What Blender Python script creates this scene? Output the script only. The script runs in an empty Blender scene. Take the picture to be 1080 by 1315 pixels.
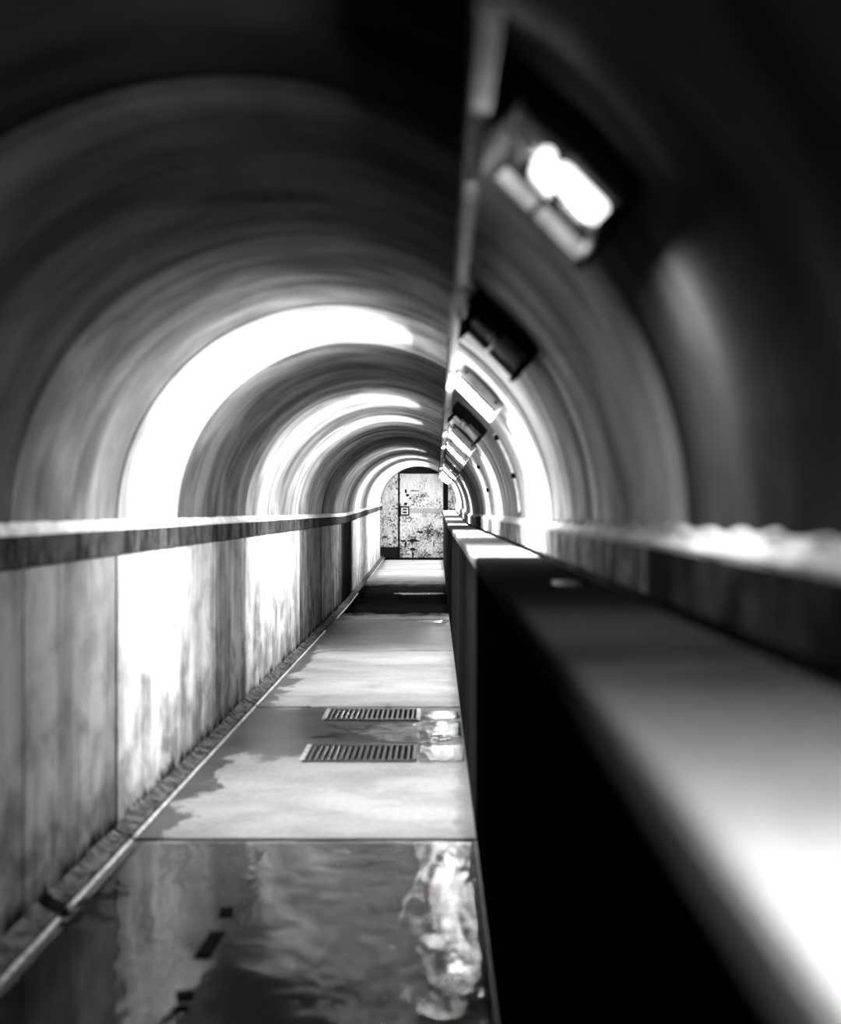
import bpy, bmesh, math, random
from mathutils import Vector, noise as mnoise

C = bpy.context.scene.collection
S = bpy.context.scene
random.seed(7)

# ------------------------------------------------------------------ camera
EYE = 1.4
cam_d = bpy.data.cameras.new('camera')
cam = bpy.data.objects.new('camera', cam_d)
C.objects.link(cam)
cam.location = (0, 0, EYE)
cam.rotation_euler = (math.pi / 2, 0, 0)
cam_d.sensor_fit = 'HORIZONTAL'
cam_d.sensor_width = 36
cam_d.lens = 45
cam_d.shift_x = -20 / 1080
cam_d.shift_y = -1.5 / 1080
cam_d.clip_start = 0.02
cam_d.dof.use_dof = True
cam_d.dof.focus_distance = 14.0
cam_d.dof.aperture_fstop = 1.65
S.camera = cam

# ------------------------------------------------------------------ world, exposure
w = bpy.data.worlds.new('world')
S.world = w
w.use_nodes = True
w.node_tree.nodes['Background'].inputs[0].default_value = (0, 0, 0, 1)
w.node_tree.nodes['Background'].inputs[1].default_value = 0
S.view_settings.view_transform = 'Standard'
S.view_settings.look = 'None'
S.view_settings.gamma = 1
S.view_settings.use_curve_mapping = False
S.view_settings.exposure = 0.0
S.cycles.sample_clamp_indirect = 20
S.cycles.diffuse_bounces = 1

# lamps: (distance along the tunnel, power of its tube, cover state)
LAMP_POWER = 450
LAMPS = [
    (0.35, 0.32, 'lit'), (1.77, 0.065, 'bare_glow'), (3.42, 0.0, 'bare'), (5.10, 1.00, 'lit'), (6.75, 0.0, 'bare'),
    (8.40, 0.85, 'lit'), (10.05, 0.8, 'lit'), (11.70, 0.0, 'dead'), (13.35, 0.0, 'dead'), (15.00, 0.5, 'lit'),
    (16.65, 0.0, 'dead'), (18.30, 0.7, 'lit'), (19.95, 0.0, 'dead'), (21.60, 1.2, 'lit'), (23.25, 0.8, 'lit'), (24.90, 1.0, 'lit'),
]

# ------------------------------------------------------------------ dimensions
XL, XR = -1.362, 0.504            # left and right wall faces
CX, RAD = (XL + XR) / 2, (XR - XL) / 2
SPRING = 1.351                    # top of the ledge, foot of the vault
Y0, Y1 = -3.6, 26.3               # tunnel ends
DUCT_L, DUCT_R, DUCT_TOP = 0.167, 0.455, 1.204


def rise(y):
    """the tunnel runs level, then climbs about 2 % towards the steel door"""
    t = y - 14.6
    if t <= 0:
        return 0.0
    if t < 2.0:
        return 0.0205 * t * t / 4
    return 0.0205 * (t - 1.0)


# ------------------------------------------------------------------ node helpers
def new_mat(name):
    m = bpy.data.materials.new(name)
    m.use_nodes = True
    nt = m.node_tree
    b = nt.nodes['Principled BSDF']
    return m, nt, b


def N(nt, typ, **kw):
    n = nt.nodes.new(typ)
    for k, v in kw.items():
        setattr(n, k, v)
    return n


def L(nt, a, b):
    nt.links.new(a, b)


def val(nt, sock, v):
    if hasattr(v, 'is_output'):
        nt.links.new(v, sock)
    else:
        sock.default_value = v


def math_(nt, op, a, b=0.0, c=0.0, clamp=False):
    n = N(nt, 'ShaderNodeMath', operation=op)
    n.use_clamp = clamp
    val(nt, n.inputs[0], a)
    val(nt, n.inputs[1], b)
    val(nt, n.inputs[2], c)
    return n.outputs[0]


def ramp(nt, x, lo, hi, a=0.0, b=1.0, smooth=True):
    n = N(nt, 'ShaderNodeMapRange')
    n.interpolation_type = 'SMOOTHSTEP' if smooth else 'LINEAR'
    val(nt, n.inputs[0], x)
    n.inputs[1].default_value = lo
    n.inputs[2].default_value = hi
    n.inputs[3].default_value = a
    n.inputs[4].default_value = b
    return n.outputs[0]


def pos(nt):
    g = N(nt, 'ShaderNodeNewGeometry')
    return g.outputs['Position']


def mapped(nt, vec, scale, offset=(0, 0, 0)):
    n = N(nt, 'ShaderNodeMapping')
    L(nt, vec, n.inputs[0])
    n.inputs['Scale'].default_value = scale
    n.inputs['Location'].default_value = offset
    return n.outputs[0]


def noise_(nt, vec, scale, detail=4, rough=0.55, dist=0.0):
    n = N(nt, 'ShaderNodeTexNoise')
    L(nt, vec, n.inputs['Vector'])
    n.inputs['Scale'].default_value = scale
    n.inputs['Detail'].default_value = detail
    n.inputs['Roughness'].default_value = rough
    n.inputs['Distortion'].default_value = dist
    return n.outputs['Fac']


def grey(nt, v):
    n = N(nt, 'ShaderNodeCombineColor')
    for i in range(3):
        L(nt, v, n.inputs[i])
    return n.outputs[0]


def bump(nt, b, h, strength, dist=0.01):
    n = N(nt, 'ShaderNodeBump')
    n.inputs['Strength'].default_value = strength
    n.inputs['Distance'].default_value = dist
    L(nt, h, n.inputs['Height'])
    L(nt, n.outputs[0], b.inputs['Normal'])


def tone(nt):
    """the piece's own tone, carried in its object colour"""
    o = N(nt, 'ShaderNodeObjectInfo')
    s = N(nt, 'ShaderNodeSeparateColor')
    L(nt, o.outputs['Color'], s.inputs[0])
    return s.outputs[0]


def sep(nt, v):
    s = N(nt, 'ShaderNodeSeparateXYZ')
    L(nt, v, s.inputs[0])
    return s.outputs


# ------------------------------------------------------------------ materials
def mat_vault():
    m, nt, b = new_mat('vault_concrete')
    p = pos(nt)
    arc = noise_(nt, mapped(nt, p, (1.0, 4.0, 1.0)), 1.3, 5, .5, .6)
    fine = noise_(nt, mapped(nt, p, (1.5, 16.0, 1.5)), 3.0, 5, .6)
    patch = noise_(nt, p, 2.1, 4, .55, .5)
    v = math_(nt, 'MULTIPLY', ramp(nt, arc, .34, .62, .5, 1.0), ramp(nt, fine, .3, .7, .88, 1.06))
    v = math_(nt, 'MULTIPLY', v, ramp(nt, patch, .35, .65, .7, 1.1))
    v = math_(nt, 'MULTIPLY', v, tone(nt))
    L(nt, grey(nt, v), b.inputs['Base Color'])
    L(nt, ramp(nt, patch, .35, .65, .5, .75), b.inputs['Roughness'])
    b.inputs['Specular IOR Level'].default_value = 0
    bump(nt, b, math_(nt, 'ADD', fine, noise_(nt, p, 26, 4)), .22, .006)
    return m


def mat_wall():
    m, nt, b = new_mat('wall_concrete')
    p = pos(nt)
    x, y, z = sep(nt, p)
    streak = noise_(nt, mapped(nt, p, (1, 4.0, .45)), 1.3, 5, .55, .3)
    fine = noise_(nt, mapped(nt, p, (1, 22.0, 1.1)), 2.0, 5, .6)
    blot = noise_(nt, p, 4.2, 6, .6, .4)
    v = math_(nt, 'MULTIPLY', ramp(nt, streak, .34, .62, .55, 1.0), ramp(nt, fine, .3, .7, .9, 1.05))
    v = math_(nt, 'MULTIPLY', v, ramp(nt, blot, .3, .62, .62, 1.05))
    v = math_(nt, 'MULTIPLY', v, tone(nt))
    # damp, mossy foot of the wall with a ragged upper edge
    rag = noise_(nt, mapped(nt, p, (1, 9, 3.5)), 1.3, 5, .7)
    edge = math_(nt, 'ADD', math_(nt, 'MULTIPLY', math_(nt, 'SUBTRACT', rag, .5), .34), .075)
    foot = ramp(nt, math_(nt, 'SUBTRACT', z, edge), -.03, .05)
    v = math_(nt, 'MULTIPLY', v, ramp(nt, foot, 0, 1, .07, 1.0, False))
    darkened = ramp(nt, math_(nt, 'ADD', z, math_(nt, 'MULTIPLY', math_(nt, 'SUBTRACT', blot, .5), 1.3)), .05, .7, .46, 1.0)  # panel darker towards its bottom, with a blotchy upper limit
    v = math_(nt, 'MULTIPLY', v, darkened)
    # one wide black water stain from the ledge to the floor at the low point of the tunnel
    sy = math_(nt, 'ADD', y, math_(nt, 'MULTIPLY', math_(nt, 'SUBTRACT', fine, .5), .8))
    a = ramp(nt, sy, 14.2, 15.5)
    c = ramp(nt, sy, 16.8, 17.3, 1, 0)
    stain = math_(nt, 'MULTIPLY', a, c)
    v = math_(nt, 'MULTIPLY', v, ramp(nt, stain, 0, 1, 1.0, .03, False))
    L(nt, grey(nt, v), b.inputs['Base Color'])
    b.inputs['Roughness'].default_value = .8
    b.inputs['Specular IOR Level'].default_value = 0
    bump(nt, b, math_(nt, 'ADD', blot, noise_(nt, p, 40, 4)), .2, .006)
    return m


def mat_ledge():
    m, nt, b = new_mat('ledge_concrete')
    p = pos(nt)
    blot = noise_(nt, mapped(nt, p, (1, 2.2, 1)), 4.0, 6, .62, .4)
    fine = noise_(nt, p, 22, 4)
    v = math_(nt, 'MULTIPLY', ramp(nt, blot, .36, .62, .25, 1.0), ramp(nt, fine, .3, .7, .7, 1.15))
    v = math_(nt, 'MULTIPLY', v, tone(nt))
    L(nt, grey(nt, v), b.inputs['Base Color'])
    b.inputs['Roughness'].default_value = .85
    b.inputs['Specular IOR Level'].default_value = 0
    bump(nt, b, math_(nt, 'ADD', blot, fine), .3, .008)
    return m


def mat_floor():
    m, nt, b = new_mat('floor_concrete')
    p = pos(nt)
    x, y, z = sep(nt, p)
    cloud = noise_(nt, mapped(nt, p, (.8, 1.6, 1)), 2.0, 6, .6, .3)
    fine = noise_(nt, p, 30, 4)
    v = math_(nt, 'MULTIPLY', ramp(nt, cloud, .3, .65, .68, 1.0), ramp(nt, fine, .3, .7, .88, 1.06))
    v = math_(nt, 'MULTIPLY', v, tone(nt))
    rag = noise_(nt, mapped(nt, p, (2.6, 2.2, 1)), 1.5, 6, .65)
    r2 = math_(nt, 'SUBTRACT', rag, .5)
    # damp margins along the kerb and along the duct
    dl = math_(nt, 'SUBTRACT', math_(nt, 'ADD', x, 1.30), math_(nt, 'ADD', math_(nt, 'MULTIPLY', r2, .75), .12))
    wet_l = ramp(nt, dl, -.02, .03, 1, 0)
    dr = math_(nt, 'SUBTRACT', math_(nt, 'SUBTRACT', .167, x), math_(nt, 'ADD', math_(nt, 'MULTIPLY', r2, .3), .03))
    wet_r = ramp(nt, dr, -.02, .05, .8, 0)
    # damp sheet round the two drains
    yy = math_(nt, 'ADD', y, math_(nt, 'MULTIPLY', r2, 1.3))
    d1 = math_(nt, 'MULTIPLY', ramp(nt, yy, 5.95, 6.1), ramp(nt, yy, 7.4, 7.5, 1, 0))
    # flooded near slab, puddled low point
    d2 = ramp(nt, y, 4.42, 4.45, 1, 0)
    d3 = math_(nt, 'MULTIPLY', ramp(nt, yy, 13.6, 14.4), ramp(nt, yy, 18.6, 20.4, 1, 0))
    d4 = math_(nt, 'MULTIPLY', ramp(nt, yy, 10.3, 11.0), ramp(nt, yy, 12.4, 13.3, .6, 0))
    # the black run-off from the gap in the kerb
    gx = math_(nt, 'DIVIDE', math_(nt, 'ADD', x, 1.21), .13)
    gy = math_(nt, 'DIVIDE', math_(nt, 'SUBTRACT', yy, 3.68), .10)
    g = math_(nt, 'ADD', math_(nt, 'MULTIPLY', gx, gx), math_(nt, 'MULTIPLY', gy, gy))
    run = ramp(nt, g, .6, 1.2, 1, 0)
    wet = wet_l
    for o in (wet_r, d1, d2, d4, run):
        wet = math_(nt, 'MAXIMUM', wet, o)
    v = math_(nt, 'MULTIPLY', v, ramp(nt, wet, 0, 1, 1.0, .3, False))
    v = math_(nt, 'MULTIPLY', v, ramp(nt, math_(nt, 'MAXIMUM', d3, run), 0, 1, 1.0, .02, False))
    L(nt, ramp(nt, d3, 0, 1, .05, 0), b.inputs['Specular IOR Level'])
    L(nt, grey(nt, v), b.inputs['Base Color'])
    L(nt, ramp(nt, wet, 0, 1, .55, .28, False), b.inputs['Roughness'])
    bump(nt, b, math_(nt, 'ADD', cloud, fine), .15, .006)
    return m


def mat_simple(name, base, rough, metal=0.0, var=.3, scale=14, bmp=.12, spec=0.0):
    m, nt, b = new_mat(name)
    b.inputs['Specular IOR Level'].default_value = spec
    p = pos(nt)
    n = noise_(nt, p, scale, 5, .6)
    v = math_(nt, 'MULTIPLY', ramp(nt, n, .32, .68, 1 - var, 1 + var * .4), base)
    L(nt, grey(nt, v), b.inputs['Base Color'])
    b.inputs['Roughness'].default_value = rough
    b.inputs['Metallic'].default_value = metal
    if bmp:
        bump(nt, b, n, bmp, .004)
    return m


def mat_duct_side():
    m, nt, b = new_mat('duct_shaded_side')  # side darkened in its colour to carry the shade it stands in
    p = pos(nt)
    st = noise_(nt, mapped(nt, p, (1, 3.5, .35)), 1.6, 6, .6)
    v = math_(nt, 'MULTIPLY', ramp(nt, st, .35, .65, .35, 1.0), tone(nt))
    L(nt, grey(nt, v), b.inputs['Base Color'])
    b.inputs['Roughness'].default_value = .75
    b.inputs['Specular IOR Level'].default_value = 0
    bump(nt, b, noise_(nt, p, 30, 4), .15, .005)
    return m


def mat_cover():
    m, nt, b = new_mat('duct_cover_concrete')
    p = pos(nt)
    n = noise_(nt, p, 3.2, 6, .6)
    grit = noise_(nt, p, 120, 3, .6)
    # black grime patch to a slab joint, near edge faded to paint lamp falloff
    y_ = sep(nt, p)[1]
    gy = math_(nt, 'ADD', y_, math_(nt, 'MULTIPLY', math_(nt, 'SUBTRACT', n, .5), .9))
    grime_falloff = math_(nt, 'MULTIPLY', ramp(nt, gy, .72, 1.5), ramp(nt, y_, 4.475, 4.485, 1, 0))
    v = math_(nt, 'MULTIPLY', ramp(nt, n, .32, .66, .7, 1.0), ramp(nt, grit, .3, .7, .8, 1.1))
    v = math_(nt, 'MULTIPLY', math_(nt, 'MULTIPLY', v, tone(nt)), ramp(nt, grime_falloff, 0, 1, 1.0, .09, False))
    L(nt, grey(nt, v), b.inputs['Base Color'])
    b.inputs['Roughness'].default_value = .95
    b.inputs['Specular IOR Level'].default_value = 0
    bump(nt, b, grit, .3, .003)
    return m


def mat_door(name, thr_lo, thr_hi, base=.8, z_lo=0.2, z_hi=2.3):
    """white paint flaking off dark rust, worse low down"""
    m, nt, b = new_mat(name)
    p = pos(nt)
    x, y, z = sep(nt, p)
    sp = noise_(nt, mapped(nt, p, (1, 1, .8)), 26, 6, .7)
    big = noise_(nt, p, 3.0, 4, .6)
    t = ramp(nt, z, z_lo, z_hi, thr_lo, thr_hi, False)
    t = math_(nt, 'ADD', t, math_(nt, 'MULTIPLY', math_(nt, 'SUBTRACT', .5, big), .55))
    d = math_(nt, 'SUBTRACT', sp, t)
    rust = ramp(nt, d, -.015, .025)
    soft = ramp(nt, noise_(nt, mapped(nt, p, (3, 1, .7)), 5, 5), .3, .7, .7, 1.0)
    paint = math_(nt, 'MULTIPLY', soft, base)
    v = math_(nt, 'ADD', math_(nt, 'MULTIPLY', paint, math_(nt, 'SUBTRACT', 1.0, rust)), math_(nt, 'MULTIPLY', rust, .02))
    L(nt, grey(nt, v), b.inputs['Base Color'])
    b.inputs['Roughness'].default_value = .55
    bump(nt, b, rust, -.3, .004)
    return m


def mat_glow(name, strength):
    m, nt, b = new_mat(name)
    b.inputs['Base Color'].default_value = (.8, .8, .8, 1)
    b.inputs['Roughness'].default_value = .25
    b.inputs['Emission Color'].default_value = (1, 1, 1, 1)
    b.inputs['Emission Strength'].default_value = strength
    return m


def mat_water():
    """a film of water: a rippled mirror by Fresnel over the wet concrete below"""
    m, nt, b = new_mat('water_film')
    nt.nodes.remove(b)
    out = nt.nodes['Material Output']
    p = pos(nt)
    x, y, z = sep(nt, p)
    swell = noise_(nt, mapped(nt, p, (1.0, 1.0, 1)), 2.6, 3, .5, .4)
    rip = noise_(nt, mapped(nt, p, (1.25, 1.0, 1)), 12, 4, .55, .6)
    drip = ramp(nt, x, -.5, -.15, .05, 1.0)          # drops fall under the lamp row: choppier there
    h = math_(nt, 'ADD', math_(nt, 'MULTIPLY', swell, 2.2), math_(nt, 'MULTIPLY', math_(nt, 'MULTIPLY', rip, drip), 1.0))
    bp = N(nt, 'ShaderNodeBump')
    bp.inputs['Strength'].default_value = 1.0
    bp.inputs['Distance'].default_value = .0058
    L(nt, h, bp.inputs['Height'])
    gl = N(nt, 'ShaderNodeBsdfGlossy')
    gl.inputs['Roughness'].default_value = .03
    L(nt, bp.outputs[0], gl.inputs['Normal'])
    tr = N(nt, 'ShaderNodeBsdfTransparent')
    tr.inputs[0].default_value = (.8, .8, .8, 1)
    fr = N(nt, 'ShaderNodeFresnel')
    fr.inputs['IOR'].default_value = 1.4
    L(nt, bp.outputs[0], fr.inputs['Normal'])
    mx = N(nt, 'ShaderNodeMixShader')
    L(nt, fr.outputs[0], mx.inputs[0])
    L(nt, tr.outputs[0], mx.inputs[1])
    L(nt, gl.outputs[0], mx.inputs[2])
    L(nt, mx.outputs[0], out.inputs['Surface'])
    return m


M = dict(
    vault=mat_vault(), wall=mat_wall(), ledge=mat_ledge(), floor=mat_floor(), duct=mat_duct_side(), cover=mat_cover(),
    back=mat_simple('dark_backing', .03, .8), lime=mat_simple('pale_mortar', .8, .6, 0, .3, 16, .3),
    kerb=mat_simple('kerb_mortar', .085, .6, 0, .7, 18, .4), edge=mat_simple('wet_pale_edge', .5, .28, 0, .6, 40, .4, .5),
    joint=mat_simple('tarred_joint', .012, .6), trunk=mat_simple('galvanised_steel', .13, .6, 0, .4, 9, .1, .2),
    dark=mat_simple('black_enamel', .010, .85), rail_grey=mat_simple('grey_plastic', .2, .5), pale=mat_simple('pale_plastic', .6, .4, 0, .25),
    opal=mat_simple('opal_glass_off', .45, .18, 0, .1, 8, 0, .5), glow=mat_glow('opal_glass_lit', 115.0),
    dim=mat_glow('tube_dim', 2.6), conduit=mat_simple('white_conduit', .7, .4), iron=mat_simple('wet_iron', .13, .22, .7, .5, 14, .1, .5),
    pit_shade=mat_simple('drain_pit_shade', .01, .3), door=mat_door('flaking_door_paint', .49, .60), side=mat_door('flaking_panel_paint', .52, .55, .72),
    rust=mat_simple('black_rust', .018, .7), rail=mat_door('worn_rail_paint', .58, .58, .45), water=mat_water(),
    rubber=mat_simple('black_rubber', .008, .5), plate=mat_simple('latch_white', .75, .5),
)


# ------------------------------------------------------------------ mesh helpers
def obj(name, bm, mat, parent=None, smooth=False, col=None):
    me = bpy.data.meshes.new(name)
    bmesh.ops.recalc_face_normals(bm, faces=bm.faces[:])
    bm.to_mesh(me)
    bm.free()
    me.materials.append(mat)
    if smooth:
        for f in me.polygons:
            f.use_smooth = True
    o = bpy.data.objects.new(name, me)
    C.objects.link(o)
    if parent is not None:
        o.parent = parent
    if col is not None:
        o.color = (col, col, col, 1)
    return o


def tag(o, label=None, cat=None, group=None, kind=None):
    for k, v in (('label', label), ('category', cat), ('group', group), ('kind', kind)):
        if v:
            o[k] = v
    return o


def thing(name, label, cat, loc=(0, 0, 0), rot=(0, 0, 0), group=None):
    o = bpy.data.objects.new(name, None)
    o.empty_display_size = .05
    C.objects.link(o)
    o.location = loc
    o.rotation_euler = rot
    return tag(o, label, cat, group)


def struct(name, label=None):
    o = bpy.data.objects.new(name, None)
    o.empty_display_size = .05
    C.objects.link(o)
    o['kind'] = 'structure'
    if label:
        o['label'] = label
    return o


def prism(bm, prof, y0, y1, up=True, bevel=0.0, steps=1):
    """sweep the closed profile [(x, z)] from y0 to y1 along the tunnel, following its gradient"""
    rows = []
    for i in range(steps + 1):
        y = y0 + (y1 - y0) * i / steps
        dz = rise(y) if up else 0
        rows.append([bm.verts.new((x, y, z + dz)) for x, z in prof])
    n = len(prof)
    for a, b in zip(rows, rows[1:]):
        for i in range(n):
            bm.faces.new((a[i], a[(i + 1) % n], b[(i + 1) % n], b[i]))
    bm.faces.new(rows[0][::-1])
    bm.faces.new(rows[-1])
    if bevel:
        bmesh.ops.recalc_face_normals(bm, faces=bm.faces[:])
        es = [e for e in bm.edges if len(e.link_faces) == 2 and e.calc_face_angle(0) > .6]
        bmesh.ops.bevel(bm, geom=es, offset=bevel, segments=2, affect='EDGES', profile=.5, clamp_overlap=True)
    return bm


def box(bm, x0, x1, y0, y1, z0, z1, bevel=0.0, seg=2):
    r = bmesh.ops.create_cube(bm, size=1)
    vs = r['verts']
    for v in vs:
        v.co = Vector((x0 + (v.co.x + .5) * (x1 - x0), y0 + (v.co.y + .5) * (y1 - y0), z0 + (v.co.z + .5) * (z1 - z0)))
    if bevel:
        es = list({e for v in vs for e in v.link_edges})
        bmesh.ops.bevel(bm, geom=es, offset=bevel, segments=seg, affect='EDGES', profile=.5, clamp_overlap=True)
    return bm


def capsule(bm, p0, p1, r, n=16, rings=4):
    p0, p1 = Vector(p0), Vector(p1)
    ax = (p1 - p0).normalized()
    u = ax.orthogonal().normalized()
    v = ax.cross(u)
    prof = []
    for i in range(1, rings + 1):
        a = math.pi / 2 * i / rings
        prof.append((p0 - ax * r * math.cos(a), r * math.sin(a)))
    for i in range(rings, 0, -1):
        a = math.pi / 2 * i / rings
        prof.append((p1 + ax * r * math.cos(a), r * math.sin(a)))
    loops = [[bm.verts.new(c + (u * math.cos(2 * math.pi * k / n) + v * math.sin(2 * math.pi * k / n)) * q) for k in range(n)] for c, q in prof]
    for a, b in zip(loops, loops[1:]):
        for k in range(n):
            bm.faces.new((a[k], a[(k + 1) % n], b[(k + 1) % n], b[k]))
    t0 = bm.verts.new(p0 - ax * r)
    t1 = bm.verts.new(p1 + ax * r)
    for k in range(n):
        bm.faces.new((t0, loops[0][(k + 1) % n], loops[0][k]))
        bm.faces.new((t1, loops[-1][k], loops[-1][(k + 1) % n]))
    return bm


def tube(bm, pts, r, n=8):
    pts = [Vector(p) for p in pts]
    loops = []
    for i, p in enumerate(pts):
        d = (pts[min(i + 1, len(pts) - 1)] - pts[max(i - 1, 0)]).normalized()
        u = d.cross(Vector((0, 1, 0)))
        if u.length < .05:
            u = d.cross(Vector((0, 0, 1)))
        u.normalize()
        v = d.cross(u)
        loops.append([bm.verts.new(p + (u * math.cos(2 * math.pi * k / n) + v * math.sin(2 * math.pi * k / n)) * r) for k in range(n)])
    for a, b in zip(loops, loops[1:]):
        for k in range(n):
            bm.faces.new((a[k], a[(k + 1) % n], b[(k + 1) % n], b[k]))
    bm.faces.new(loops[0][::-1])
    bm.faces.new(loops[-1])
    return bm


def arc_pts(r, a0, a1, n):
    return [(CX + r * math.cos(a0 + (a1 - a0) * i / n), SPRING + r * math.sin(a0 + (a1 - a0) * i / n)) for i in range(n + 1)]


BM = bmesh.new
# joints that run right round the tunnel every 3.02 m; the vault and wall pieces divide each bay in three
MAIN = [-4.6, -1.58, 1.44] + [4.48 + 3.02 * i for i in range(8)]
MAIN = [min(max(a, Y0), Y1) for a in MAIN]

# ------------------------------------------------------------------ ceiling: outer shell and cast rings
ceiling = struct('ceiling')
bm = BM()
prism(bm, arc_pts(RAD + .20, 0, math.pi, 40) + arc_pts(RAD + .085, math.pi, 0, 40), Y0, Y1, steps=24)
obj('vault_shell', bm, M['back'], ceiling, True)
ring_y = [Y0, -2.4, -1.2, 0.0, 1.1, 2.13]
ring_y += [2.21, 3.36, 4.48, 5.52, 6.50, 7.50]
y = 7.50
while y + 1.007 < Y1 - .3:
    y += 1.007
    ring_y.append(round(y, 3))
ring_y.append(Y1)
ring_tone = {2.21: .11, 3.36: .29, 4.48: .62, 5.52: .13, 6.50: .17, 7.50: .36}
TONE_SPLIT = math.radians(57)


def right_lit_tone(a, t):
    return {1.1: .07, 0.0: .05, 2.21: .74, 3.36: .74, 5.52: .6, 6.50: .55}.get(a, max(t, .45) if a > 7 else t)  # right halves paled in colour for the light on that side


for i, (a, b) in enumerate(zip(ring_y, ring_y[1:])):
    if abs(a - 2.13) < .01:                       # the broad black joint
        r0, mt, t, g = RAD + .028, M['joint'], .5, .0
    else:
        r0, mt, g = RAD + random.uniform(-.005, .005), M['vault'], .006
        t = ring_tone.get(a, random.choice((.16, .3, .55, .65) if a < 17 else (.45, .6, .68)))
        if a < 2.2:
            t = .018  # near rings darkened in colour to stand for the unlit vault
    # split behind trunking, paler right halves paint in lamplight; the joint goes right round
    halves = [(0, math.pi, t)] if g == 0 else [(TONE_SPLIT + .003, math.pi, t), (0, TONE_SPLIT - .003, right_lit_tone(a, t))]
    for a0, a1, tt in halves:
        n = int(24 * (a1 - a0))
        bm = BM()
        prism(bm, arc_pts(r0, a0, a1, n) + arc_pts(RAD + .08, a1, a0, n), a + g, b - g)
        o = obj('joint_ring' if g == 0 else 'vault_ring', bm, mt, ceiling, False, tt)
        for f in o.data.polygons:
            f.use_smooth = abs(f.normal.y) < .5
        # ease the inner arrises of the ring
        bv = o.modifiers.new('bevel', 'BEVEL')
        bv.width, bv.segments, bv.limit_method, bv.angle_limit = .006, 2, 'ANGLE', math.radians(60)

# ------------------------------------------------------------------ left wall: backing and panels
wall_left = struct('wall_left')
bm = BM()
prism(bm, [(XL - .24, -.12), (XL - .055, -.12), (XL - .055, SPRING), (XL - .24, SPRING)], Y0, Y1, steps=24)
obj('backing', bm, M['back'], wall_left)
cuts = []
for a, b in zip(MAIN, MAIN[1:]):
    for k in range(3):
        cuts.append((a + (b - a) * k / 3, a + (b - a) * (k + 1) / 3, k == 0, k == 2))
wt = {0: .5}
for i, (a, b, first, last) in enumerate(cuts):
    if b - a < .05:
        continue
    g0 = .020 if first else .0025
    g1 = .018 if last else .0025
    bm = BM()
    prism(bm, [(XL - .05, -.08), (XL + random.uniform(-.002, .003), -.08), (XL + random.uniform(-.002, .002), 1.215), (XL - .05, 1.215)], a + g0, b - g1, bevel=.003)
    mid = (a + b) / 2
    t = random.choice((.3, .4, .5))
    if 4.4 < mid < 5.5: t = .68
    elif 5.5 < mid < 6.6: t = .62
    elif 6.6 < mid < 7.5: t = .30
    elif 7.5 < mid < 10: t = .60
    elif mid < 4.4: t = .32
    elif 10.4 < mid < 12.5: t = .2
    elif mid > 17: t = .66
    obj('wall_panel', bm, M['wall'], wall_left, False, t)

# ------------------------------------------------------------------ right wall
wall_right = struct('wall_right')
bm = BM()
prism(bm, [(XR, -.12), (XR + .24, -.12), (XR + .24, SPRING), (XR, SPRING)], Y0, Y1, steps=24)
obj('wall_face', bm, M['wall'], wall_right, False, .3)

# ------------------------------------------------------------------ ledges with a pale mortar fillet on top
led_r = [Y0, -1.4, 2.36, 4.48] + MAIN[4:]
led_l = [Y0, .4, 3.42] + [6.44 + 3.02 * i for i in range(7)]
led_l = [v for v in led_l if v < Y1 - .3] + [Y1]


def lump_mesh():
    bm = BM()
    bmesh.ops.create_icosphere(bm, subdivisions=2, radius=1)
    for v in bm.verts:
        v.co *= 1 + .25 * mnoise.noise(v.co * 1.7)
    for f in bm.faces:
        f.smooth = True
    me = bpy.data.meshes.new('mortar_lump')
    bm.to_mesh(me)
    bm.free()
    me.materials.append(M['lime'])
    return me


lump_me = lump_mesh()
for nm, side, ys in (('trim_1', -1, led_l), ('trim_2', 1, led_r)):
    tr = struct(nm)
    xw = XL if side < 0 else XR
    px = xw - side * (.016 if side < 0 else .034)                      # ledge face
    for a, b in zip(ys, ys[1:]):
        if b - a < .05:
            continue
        bm = BM()
        prism(bm, [(xw + side * .05, 1.212), (px, 1.212), (px, 1.318), (xw + side * .05, 1.318)], a + .003, b - .003, bevel=.004, steps=2)
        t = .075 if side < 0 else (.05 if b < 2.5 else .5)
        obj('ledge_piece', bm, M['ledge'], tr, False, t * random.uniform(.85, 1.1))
        # fillet: a bed of pale mortar sloping back to the foot of the vault
        bm = BM()
        n = max(4, int((b - a) / .11))
        rows = []
        for i in range(n + 1):
            yy = a + .001 + (b - a - .002) * i / n
            q = mnoise.noise(Vector((side * 3, yy * 7, 0)))
            z = rise(yy)
            rows.append([bm.verts.new(v) for v in ((xw + side * .05, yy, 1.319 + z), (px + side * .001, yy, 1.319 + z), (px - side * (.002 - .002 * q), yy, 1.330 + z + .004 * q),
                                                   (xw - side * (.004), yy, 1.362 + z + .006 * q), (xw + side * .05, yy, 1.375 + z))])
        for r0, r1 in zip(rows, rows[1:]):
            for k in range(5):
                bm.faces.new((r0[k], r0[(k + 1) % 5], r1[(k + 1) % 5], r1[k]))
        bm.faces.new(rows[0][::-1])
        bm.faces.new(rows[-1])
        o = obj('mortar_fillet', bm, M['lime'], tr, False)
    if side > 0:
        yy = 1.0
        while yy < 4.5:
            o = bpy.data.objects.new('mortar_lump', lump_me)
            C.objects.link(o)
            o.parent = tr
            s = random.uniform(.8, 1.2)
            o.location = (xw - .008, yy, 1.362)
            o.scale = (.012 * s, .042 * s, .009 * s)
            o.rotation_euler = (random.uniform(-.2, .2), 0, random.uniform(-.1, .1))
            yy += random.uniform(.15, .22)

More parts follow.
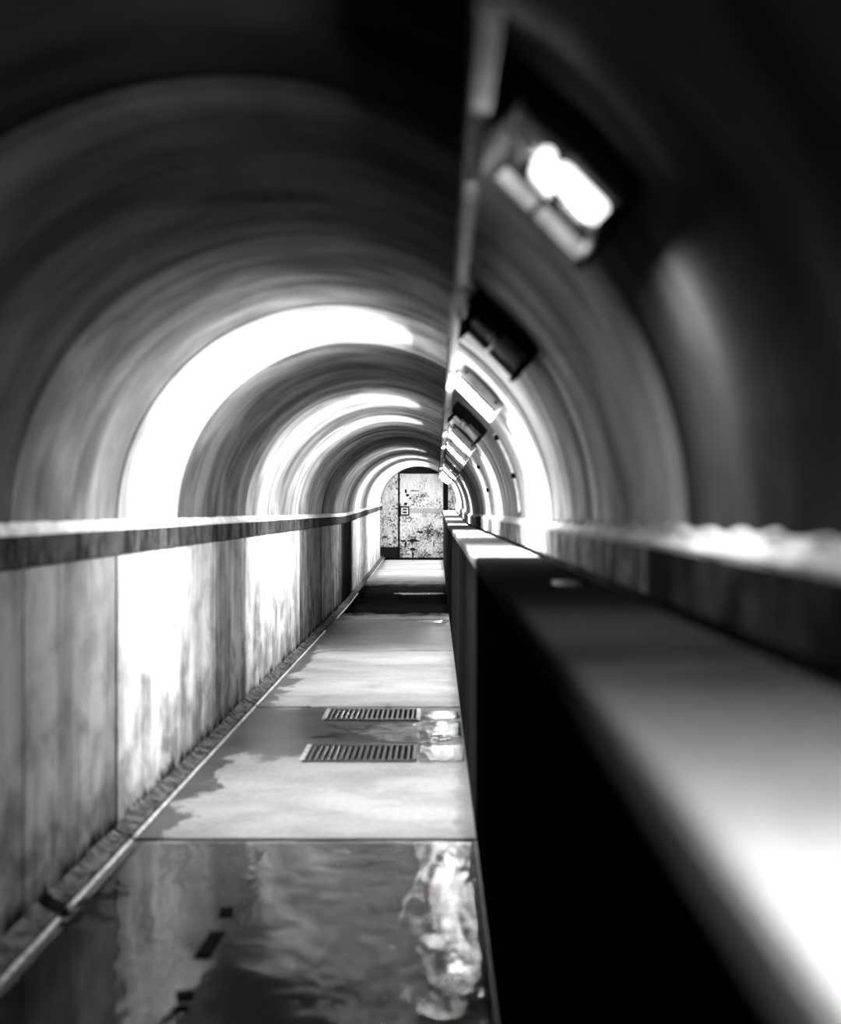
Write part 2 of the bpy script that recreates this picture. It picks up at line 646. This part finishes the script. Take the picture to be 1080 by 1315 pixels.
# ------------------------------------------------------------------ floor slabs
floor = struct('floor')
bm = BM()
prism(bm, [(XL - .24, -.24), (XR + .24, -.24), (XR + .24, -.10), (XL - .24, -.10)], Y0, Y1, steps=24)
obj('sub_base', bm, M['joint'], floor)
for i, (a, b) in enumerate(zip(MAIN, MAIN[1:])):
    if b - a < .05:
        continue
    g = .02
    bm = BM()
    prism(bm, [(XL - .04, -.099), (XR, -.099), (XR, 0.0), (XL - .04, 0.0)], a + g, b - (g if b < Y1 else 0), bevel=.006, steps=6)
    obj('floor_slab', bm, M['floor'], floor, False, {3: .27, 4: .30}.get(i, .30))

# kerb along the left wall: mortar pieces with a pale wet edge
kerb = struct('kerb')
kc = [Y0, .62, 3.62, 4.45, 6.9, 7.47, 9.6, 10.5, 12.2, 13.5, 15.6, 17.3, 19.5, 21.7, 24.0, Y1]
for i, (a, b) in enumerate(zip(kc, kc[1:])):
    g = .05 if abs(a - 3.62) < .01 else .018
    g2 = .04 if abs(b - 3.62) < .01 else .018
    bm = BM()
    hh = random.uniform(.024, .034)
    n = max(5, int((b - a) / .12))
    rows = []
    for k in range(n + 1):
        yy = a + g + (b - a - g - g2) * k / n
        q = mnoise.noise(Vector((yy * 6, 1.3, 0)))
        q2 = mnoise.noise(Vector((yy * 6, 7.7, 0)))
        z = rise(yy)
        rows.append([bm.verts.new(v) for v in ((XL, yy, -.01 + z), (-1.296, yy, -.01 + z), (-1.296 + .004 * q, yy, hh + z + .003 * q), (XL + .03, yy, hh + .008 + z + .01 * q2), (XL, yy, hh + .03 + z + .02 * q2))])
    for r0, r1 in zip(rows, rows[1:]):
        for k in range(5):
            bm.faces.new((r0[k], r0[(k + 1) % 5], r1[(k + 1) % 5], r1[k]))
    bm.faces.new(rows[0][::-1])
    bm.faces.new(rows[-1])
    obj('kerb_piece', bm, M['kerb'], kerb)
    if not (11.5 < a < 12.5 or 17 < a < 18):
        bm = BM()
        pts = [(-1.285 + .003 * mnoise.noise(Vector((k * 2.1, i, 0))), a + g + (b - a - g - g2) * k / 10, -.0 + .0095 + rise(a + (b - a) * k / 10)) for k in range(11)]
        tube(bm, pts, .009, 8)
        o = obj('edge_bar', bm, M['edge'], kerb, True)

# ------------------------------------------------------------------ low concrete duct along the right wall
duct = thing('cable_duct', 'long waist-high concrete duct with shade-coloured side and pale top along the right wall', 'duct', (0, 0, 0))
dj = [Y0, -1.58, 1.46, 4.48] + MAIN[4:]
for i, (a, b) in enumerate(zip(dj, dj[1:])):
    if b - a < .05:
        continue
    bm = BM()
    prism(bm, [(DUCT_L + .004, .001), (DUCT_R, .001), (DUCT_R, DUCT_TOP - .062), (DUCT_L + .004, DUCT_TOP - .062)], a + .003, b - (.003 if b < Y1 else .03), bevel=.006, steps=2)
    obj('side_block', bm, M['duct'], duct, False, .003 if b < 4.6 else random.choice((.03, .06, .09)))  # near blocks coloured almost black for their shaded face
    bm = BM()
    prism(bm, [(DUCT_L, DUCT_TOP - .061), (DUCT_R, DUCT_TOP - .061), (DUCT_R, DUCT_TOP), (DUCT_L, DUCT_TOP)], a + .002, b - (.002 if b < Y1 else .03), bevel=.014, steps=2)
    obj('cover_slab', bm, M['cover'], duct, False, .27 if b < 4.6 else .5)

# ------------------------------------------------------------------ cable trunking hung under the vault
TX0, TX1, TZ = .0513, .082, 2.0
trunk = thing('cable_trunking', 'narrow grey steel cable trunking running along the vault right of its crown', 'trunking', (0, 0, 0))
ty = [Y0, -.7, 1.9, 3.0, 6.1, 9.2, 12.3, 15.0, 16.6, 19.6, 22.6, 26.2]
for a, b in zip(ty, ty[1:]):
    bm = BM()
    prism(bm, [(TX0, TZ), (TX1, TZ), (TX1, TZ + .105), (TX0, TZ + .105)], a + .001, b - .001, bevel=.004, steps=2)
    obj('trunking_length', bm, M['trunk'], trunk)
yy = -.4
while yy < 25.5:
    bm = BM()
    dz = rise(yy)
    box(bm, TX0 - .004, TX1 + .004, yy - .012, yy + .012, TZ - .004 + dz, TZ + .15 + dz, .002)
    obj('clip', bm, M['trunk'], trunk)
    yy += 1.65

# ------------------------------------------------------------------ luminaires across the vault
ANG = math.radians(44.5)
TILT = math.pi / 2 - ANG
ORD = ['unseen', 'first', 'second', 'third', 'fourth', 'fifth', 'sixth', 'seventh', 'eighth', 'ninth', 'tenth', 'eleventh', 'twelfth', 'thirteenth', 'fourteenth', 'last']
LABELS = [
    'lit lamp overhead beside the viewer, out of the picture, shining on the near duct top',
    'nearest lamp in view, bare with a white tube and round socket, under the dark vault',
    'second lamp in view, cover gone and dead, seen black against the glow behind it',
    'third lamp in view, brightest long white cover beside the trunking',
    'fourth lamp in view, dead and bare with dark slits, after the brightest cover',
    'fifth lamp in view, glowing white cover directly beyond the dead slitted one',
    'sixth lamp in view, the further of two neighbouring lit covers mid tunnel',
    'seventh lamp in view, dead cover just beyond the pair of neighbouring lit ones',
    'eighth lamp in view, second of two neighbouring dead covers mid tunnel',
    'ninth lamp in view, lit cover where the tunnel begins to climb',
    'tenth lamp in view, dead cover just past the start of the climb',
    'eleventh lamp in view, lit cover on the climbing stretch between two dead ones',
    'twelfth lamp in view, last dead cover before the three lit ones near the door',
    'thirteenth lamp in view, first of the three lit covers before the door',
    'fourteenth lamp in view, middle one of the three lit covers before the door',
    'furthest lamp, glowing white at the top right corner of the steel door',
]


def light_for(y, power, spread=.42):
    ld = bpy.data.lights.new('tube_light', 'POINT')
    ld.energy = power
    ld.shadow_soft_size = .025
    ld.use_nodes = True
    nt = ld.node_tree
    em = nt.nodes['Emission']
    # light narrowed to a band across the tunnel for contrast; no plate does it
    tc = N(nt, 'ShaderNodeTexCoord')
    x_, y_, z_ = sep(nt, tc.outputs['Normal'])
    e = math_(nt, 'DIVIDE', math_(nt, 'MULTIPLY', y_, y_), -(spread * spread))
    g = math_(nt, 'ADD', math_(nt, 'EXPONENT', e), .001)
    L(nt, g, em.inputs['Strength'])
    return ld


def lamp(i, y, power, state):
    loc = (CX + (RAD - .013) * math.cos(ANG), y, SPRING + (RAD - .013) * math.sin(ANG) + rise(y))
    t = thing('bulkhead_lamp', LABELS[i], 'lamp', loc, (0, TILT, 0), 'lamps across the vault beside the trunking')
    # local x: down the curve of the vault, y: along the tunnel, -z: into the tunnel
    bm = BM()
    box(bm, -.130, .135, -.15, .15, -.05, .0, .008)
    h = obj('housing', bm, M['dark'] if 'bare' in state else M['pale'], t)
    for s in (-1, 1):
        bm = BM()
        capsule(bm, (s * .1, -.16, -.02), (s * .1, .16, -.02), .008, 10, 2)
        obj('mounting_bolt', bm, M['dark'], h, True)
    bm = BM()
    box(bm, -.112, -.006, .135, .160, -.078, -.045, .006)
    obj('end_rail', bm, M['rail_grey'] if 'bare' in state else M['pale'], t)
    bm = BM()
    box(bm, .006, .14, .135, .160, -.078, -.045, .006)
    obj('end_rail', bm, M['rail_grey'] if 'bare' in state else M['pale'], t)
    if state in ('bare', 'bare_glow'):
        bm = BM()
        capsule(bm, (-.068, -.15, -.083), (-.03, -.15, -.083), .012)
        obj('starter', bm, M['opal'] if state == 'bare_glow' else M['pale'], t, True)
        bm = BM()
        capsule(bm, (-.002, -.165, -.08), (-.002, -.14, -.08), .013)
        obj('socket', bm, M['dim'] if state == 'bare_glow' else M['pale'], t, True)
        bm = BM()
        capsule(bm, (.034, -.15, -.08), (.108, -.15, -.08), .019)
        obj('tube', bm, M['dim'] if state == 'bare_glow' else M['opal'], t, True)
        bm = BM()
        capsule(bm, (.03, -.165, -.052), (.125, -.165, -.052), .007, 8, 2)
        obj('guard_wire', bm, M['trunk'], t, True)
        bm = BM()
        box(bm, .122, .137, -.17, .13, -.096, -.045, .004)
        obj('end_cap_shield', bm, M['dark'], h)  # end cap, drawn deep to shade the vault beside the lamp
        bm = BM()
        box(bm, -.098, -.088, -.17, .13, -.122, -.045, .004)
        obj('end_cap_shield', bm, M['dark'], h)  # plate added to keep this lamp's light off the trunking
        for k in range(3):
            bm = BM()
            box(bm, -.11 + .075 * k, -.06 + .075 * k, -.06, .06, -.062, -.049, .003)
            obj('ballast', bm, M['dark'] if k != 1 else M['trunk'], t)
    else:
        bm = BM()
        r = bmesh.ops.create_cube(bm, size=1)
        for v in bm.verts:
            v.co = Vector((.006 + v.co.x * .215, -.03 + v.co.y * .20, -.05 - .036 * (.5 - v.co.z)))
            if v.co.z < -.07:
                v.co.x *= .9
                v.co.y = -.03 + (v.co.y + .03) * .72
        bmesh.ops.bevel(bm, geom=bm.edges[:], offset=.014, segments=3, affect='EDGES', profile=.5)
        df = obj('diffuser', bm, M['glow'] if state == 'lit' else M['opal'], t, True)
        bm = BM()
        box(bm, -.11, .128, -.143, -.131, -.062, -.045, .003)
        obj('diffuser_clip', bm, M['trunk'], df)
    if power > 0:
        ld = light_for(y, LAMP_POWER * power, {0: .38, 1: .6, 3: .6, 15: .55}.get(i, .47))
        lo = bpy.data.objects.new('tube_light', ld)
        C.objects.link(lo)
        d = RAD - .128
        off, dy = (.08, -.02) if state == 'bare_glow' else (0, -.03)
        lo.location = (CX + d * math.cos(ANG) + off * math.cos(TILT), y + dy, SPRING + d * math.sin(ANG) - off * math.sin(TILT) + rise(y))


for i, (y, pw, st) in enumerate(LAMPS):
    lamp(i, y, pw, st)

# ------------------------------------------------------------------ end wall and steel door
wall_back = struct('wall_back')
bm = BM()
box(bm, XL - .24, XR + .24, Y1 + .03, Y1 + .3, -.1, 3.0)
obj('end_slab', bm, M['joint'], wall_back)


def at_door(px, py):
    return ((px - 560) * Y1 / 1350, EYE + (656 - py) * Y1 / 1350)


door = struct('door_1')
fz = rise(Y1)


def dbox(name, px0, px1, py0, py1, y0, y1, mat, bevel=.004, z0=None):
    (xa, za), (xb, zb) = at_door(px0, py1), at_door(px1, py0)
    bm = BM()
    box(bm, xa, xb, y0, y1, z0 if z0 is not None else za, zb, bevel)
    return obj(name, bm, mat, door)


dbox('leaf', 513.6, 569.0, 608.5, 718, Y1 - .03, Y1 + .029, M['door'], .004, fz + .012)
dbox('side_panel', 488.6, 511.0, 600, 702.5, Y1 - .02, Y1 + .029, M['side'])
dbox('foot_panel', 488.6, 511.3, 703.2, 718, Y1 - .015, Y1 + .029, M['rust'], .004, fz + .002)
dbox('lintel', 496, 575, 598, 607.6, Y1 - .045, Y1 + .029, M['rust'])
dbox('jamb', 575.6, 586.4, 612, 718, Y1 - .02, Y1 + .029, M['side'], .004, fz + .002)
ml = dbox('rail', 526.2, 568.8, 652.8, 658.8, Y1 - .055, Y1 - .03, M['rail'], .003)
dbox('edge_strip', 567.6, 568.9, 612, 652, Y1 - .045, Y1 - .03, M['plate'], .002)
lb = dbox('latch_box', 513.7, 525.7, 650, 662, Y1 - .075, Y1 - .03, M['rust'], .004)


def lbox(name, px0, px1, py0, py1, y0, y1, mat):
    o = dbox(name, px0, px1, py0, py1, y0, y1, mat, .002)
    o.parent = lb


lbox('latch_plate', 515.3, 517.0, 652, 660.4, Y1 - .085, Y1 - .07, M['plate'])
lbox('latch_plate', 522.6, 524.0, 652, 660.4, Y1 - .085, Y1 - .07, M['plate'])
lbox('latch_plate', 517.0, 522.6, 659.2, 660.4, Y1 - .085, Y1 - .07, M['plate'])
lbox('latch_plate', 517.0, 522.6, 652.0, 653.2, Y1 - .085, Y1 - .07, M['plate'])
lbox('bolt', 517.4, 522.2, 655.4, 656.8, Y1 - .095, Y1 - .07, M['plate'])
for hx in (0,):
    for py in (622, 700):
        bm = BM()
        X, Z = at_door(569.6, py)
        capsule(bm, (X, Y1 - .045, Z - .07), (X, Y1 - .045, Z + .07), .014, 10, 2)
        obj('hinge', bm, M['rust'], door, True)


def blotch(name, px, py, rx, ry, mat, seed, y=Y1 - .0315):
    """an irregular thin flake of bare rust lying on the leaf"""
    bm = BM()
    X, Z = at_door(px, py)
    s = Y1 / 1350
    n = 28
    vs = []
    for k in range(n):
        a = 2 * math.pi * k / n
        q = 1 + .55 * mnoise.noise(Vector((math.cos(a) * 1.8, math.sin(a) * 1.8, seed)))
        vs.append((X + rx * s * q * math.cos(a), Z + ry * s * q * math.sin(a)))
    f = [bm.verts.new((x, y, z)) for x, z in vs]
    g = [bm.verts.new((x, y + .003, z)) for x, z in vs]
    bm.faces.new(f)
    bm.faces.new(g[::-1])
    for k in range(n):
        bm.faces.new((f[k], f[(k + 1) % n], g[(k + 1) % n], g[k]))
    return obj(name, bm, mat, door)


for k, (px, py, rx, ry) in enumerate([(531.5, 694, 7.2, 1.9), (518, 694.6, 4, 1.2), (521, 699, 1.8, 3.6), (530, 705.5, 3.2, 2.6), (540, 683.5, 4.2, 1.8), (532, 630.2, 6, .8),
                                      (521, 631, 1.8, 2.2), (523, 636, 2.4, 1.6), (527, 640, 1.6, 1.4), (521, 647, 2.4, 2.0), (530, 648, 2, 1.0), (530, 713, 1.0, 5), (557, 699, 1.0, 4)]):
    blotch('rust_patch', px, py, rx, ry, M['rust'], k * 3.1)

# the hand-written scrawl on the upper half of the door
strokes = [
    [(539.8, 637.2), (540.2, 635.0), (541.6, 634.6), (542.2, 636.2), (541.2, 637.8), (540.0, 637.4)],
    [(542.6, 634.4), (542.4, 637.2), (543.6, 637.8), (544.8, 636.6), (545.2, 634.2), (545.0, 637.4)],
    [(546.0, 637.6), (546.4, 634.8), (547.6, 634.4), (548.2, 636.6), (549.4, 637.0), (551.6, 638.6)],
    [(539.2, 638.2), (545.8, 637.8)],
]
bm = BM()
for st in strokes:
    pts = [at_door(*q) for q in st]
    tube(bm, [(x, Y1 - .0315, z) for x, z in pts], .0085, 6)
obj('scrawl', bm, M['rubber'], door)

# ------------------------------------------------------------------ conduits, junction box on the right side
ARC0, ARC1 = math.radians(2.5), math.radians(33)


def conduit(y, label, a1):
    bm = BM()
    n = 18
    pts = [(CX + (RAD - .014) * math.cos(ARC0 + (a1 - ARC0) * k / n), y, SPRING + (RAD - .014) * math.sin(ARC0 + (a1 - ARC0) * k / n) + rise(y)) for k in range(n + 1)]
    t = thing('conduit', label, 'conduit', (pts[0][0], y, pts[0][2]))
    bm = BM()
    tube(bm, [Vector(p) - t.location for p in pts], .011, 10)
    obj('pipe', bm, M['conduit'], t, True)
    for fr in (.45, .95):
        p = Vector(pts[int(fr * n)]) - t.location
        bm = BM()
        box(bm, p.x - .016, p.x + .012, -.018, .018, p.z - .016, p.z + .016, .004)
        obj('clip', bm, M['rubber'], t)


conduit(6.15, 'thin pale conduit curving down the right vault below the slitted dead lamp', math.radians(33))
conduit(9.35, 'thin pale conduit curving down the right vault, further from the viewer of the two', math.radians(30))

jb = thing('junction_box', 'small black box fixed on the right ledge above the duct', 'box', (XR - .016, 11.2, 1.20))
bm = BM()
box(bm, -.05, -.0005, -.12, .12, .02, .14, .006)
obj('body', bm, M['rubber'], jb)
bm = BM()
box(bm, -.056, -.049, -.11, .11, .03, .13, .003)
obj('lid', bm, M['dark'], jb)
bm = BM()
tube(bm, [(-.02, -.12, .06), (-.02, -.2, .05), (-.01, -.28, .03), (-.01, -.36, .02)], .009, 8)
obj('cable', bm, M['rubber'], jb, True)

# ------------------------------------------------------------------ floor drains
for k, (ya, yb, lab) in enumerate([(5.86, 6.24, 'nearer of two bar gratings set in the wet floor, half under a puddle'),
                                   (7.02, 7.38, 'further of two bar gratings set in the wet floor, against the slab joint')]):
    x0, x1 = -.75, -.12
    t = thing('drain_grate', lab, 'grate', ((x0 + x1) / 2, (ya + yb) / 2, 0), group='floor drain gratings')
    hx, hy = (x1 - x0) / 2, (yb - ya) / 2
    bm = BM()
    box(bm, -hx, hx, -hy, hy, .0005, .003)
    obj('pit_shade', bm, M['pit_shade'], t)  # flat black sheet standing in for the dark below the bars
    for s in (-1, 1):
        bm = BM()
        box(bm, -hx, hx, s * hy - .012, s * hy + .012, .0005, .012, .003)
        obj('frame_bar', bm, M['iron'], t)
        bm = BM()
        box(bm, s * hx - .014, s * hx + .014, -hy, hy, .0005, .015, .003)
        obj('frame_bar', bm, M['edge'] if s < 0 or k else M['iron'], t)
    nb = 17
    for q in range(nb):
        bm = BM()
        xx = -hx + .02 + (2 * hx - .04) * (q + .5) / nb
        box(bm, xx - .009, xx + .009, -hy + .01, hy - .01, .002, .010, .003)
        obj('grate_bar', bm, M['iron'], t)

# ------------------------------------------------------------------ puddles
def puddle(label, cx, cy, rx, ry, seed, rough=.3, clipx=(-1.27, .160), clipy=None, h=.004, e=.62):
    n = 96
    bm = BM()
    out = []
    for k in range(n):
        a = 2 * math.pi * k / n
        q = 1 + rough * (mnoise.noise(Vector((math.cos(a) * 1.6, math.sin(a) * 1.6, seed))) + .5 * mnoise.noise(Vector((math.cos(a) * 5, math.sin(a) * 5, seed))))
        ca, sa = math.cos(a), math.sin(a)
        x = cx + rx * q * math.copysign(abs(ca) ** e, ca)
        y = cy + ry * q * math.copysign(abs(sa) ** e, sa)
        x = min(max(x, clipx[0]), clipx[1])
        if clipy:
            y = min(max(y, clipy[0]), clipy[1])
        out.append((x, y))
    rings = []
    for fr, z in ((1.0, .0008), (.985, h * .7), (.96, h)):
        rings.append([bm.verts.new((cx + (x - cx) * fr, cy + (y - cy) * fr, z + rise(cy))) for x, y in out])
    for a, b in zip(rings, rings[1:]):
        for k in range(n):
            bm.faces.new((a[k], a[(k + 1) % n], b[(k + 1) % n], b[k]))
    bm.faces.new(rings[-1])
    o = obj('puddle', bm, M['water'])
    me = o.data
    # move the origin into the pool
    for v in me.vertices:
        v.co -= Vector((cx, cy, 0))
    o.location = (cx, cy, 0)
    return tag(o, label, 'puddle')


puddle('wide shallow rippled puddle covering the nearest floor slab', -.50, 2.55, .80, 2.1, 3.0, .16, (-1.255, .164), (.6, 4.452), e=.3)
puddle('bright puddle between the nearer grating and the duct', .03, 6.05, .15, .22, 11.0, .3, (-.098, .160), h=.011)
puddle('puddle in the gap between the two floor gratings', -.22, 6.68, .50, .26, 23.0, .5, (-.8, .160), (6.27, 6.98))
puddle('narrow bright puddle beside the further grating by the duct', .03, 7.18, .14, .14, 31.0, .3, (-.098, .160))
puddle('thin bright sliver of water along a slab joint mid tunnel', -.02, 13.30, .20, .17, 41.0, .3, (-.5, .160))
puddle('long puddle at the dark low point of the tunnel', -.25, 17.3, .42, .22, 57.0, .4, (-.95, .150))
for k, (px, py, q) in enumerate([(728, 750, 1.0), (771, 748, .6)]):
    d = (EYE - DUCT_TOP) * 1350 / (py - 656)
    X = (px - 560) * d / 1350
    o = puddle(['larger of two small water spots on the near duct top', 'smaller of two small water spots on the near duct top, by the wall'][k], X, d, .035 * q, .09 * q, 70 + k, .3, (-9, 9), h=.003)
    o.location.z = DUCT_TOP

# ------------------------------------------------------------------ dark strips stuck on the wet floor
for lab, px, py, wx, wy, rz in [
    ('longest dark strip stuck on the flooded near slab', 270, 1215, .05, .20, -.05),
    ('short dark strip just beyond the longest strip on the flooded slab', 291, 1173, .045, .075, .15),
    ('dark scrap nearest the viewer but one, on the flooded slab', 238, 1281, .05, .06, .3),
    ('small dark sliver closest to the lower picture edge on the flooded slab', 233, 1298, .04, .03, .1),
]:
    d = 1890 / (py - 656)
    X = (px - 560) * d / 1350
    bm = BM()
    box(bm, -wx / 2, wx / 2, -wy / 2, wy / 2, 0, .009, .003)
    for v in bm.verts:
        v.co.x += .006 * mnoise.noise(Vector((v.co.y * 30, px, 0)))
    o = obj('rubber_strip', bm, M['rubber'])
    o.location = (X, d, .0005)
    o.rotation_euler = (0, 0, rz)
    tag(o, lab, 'strip', 'dark strips on the wet floor')
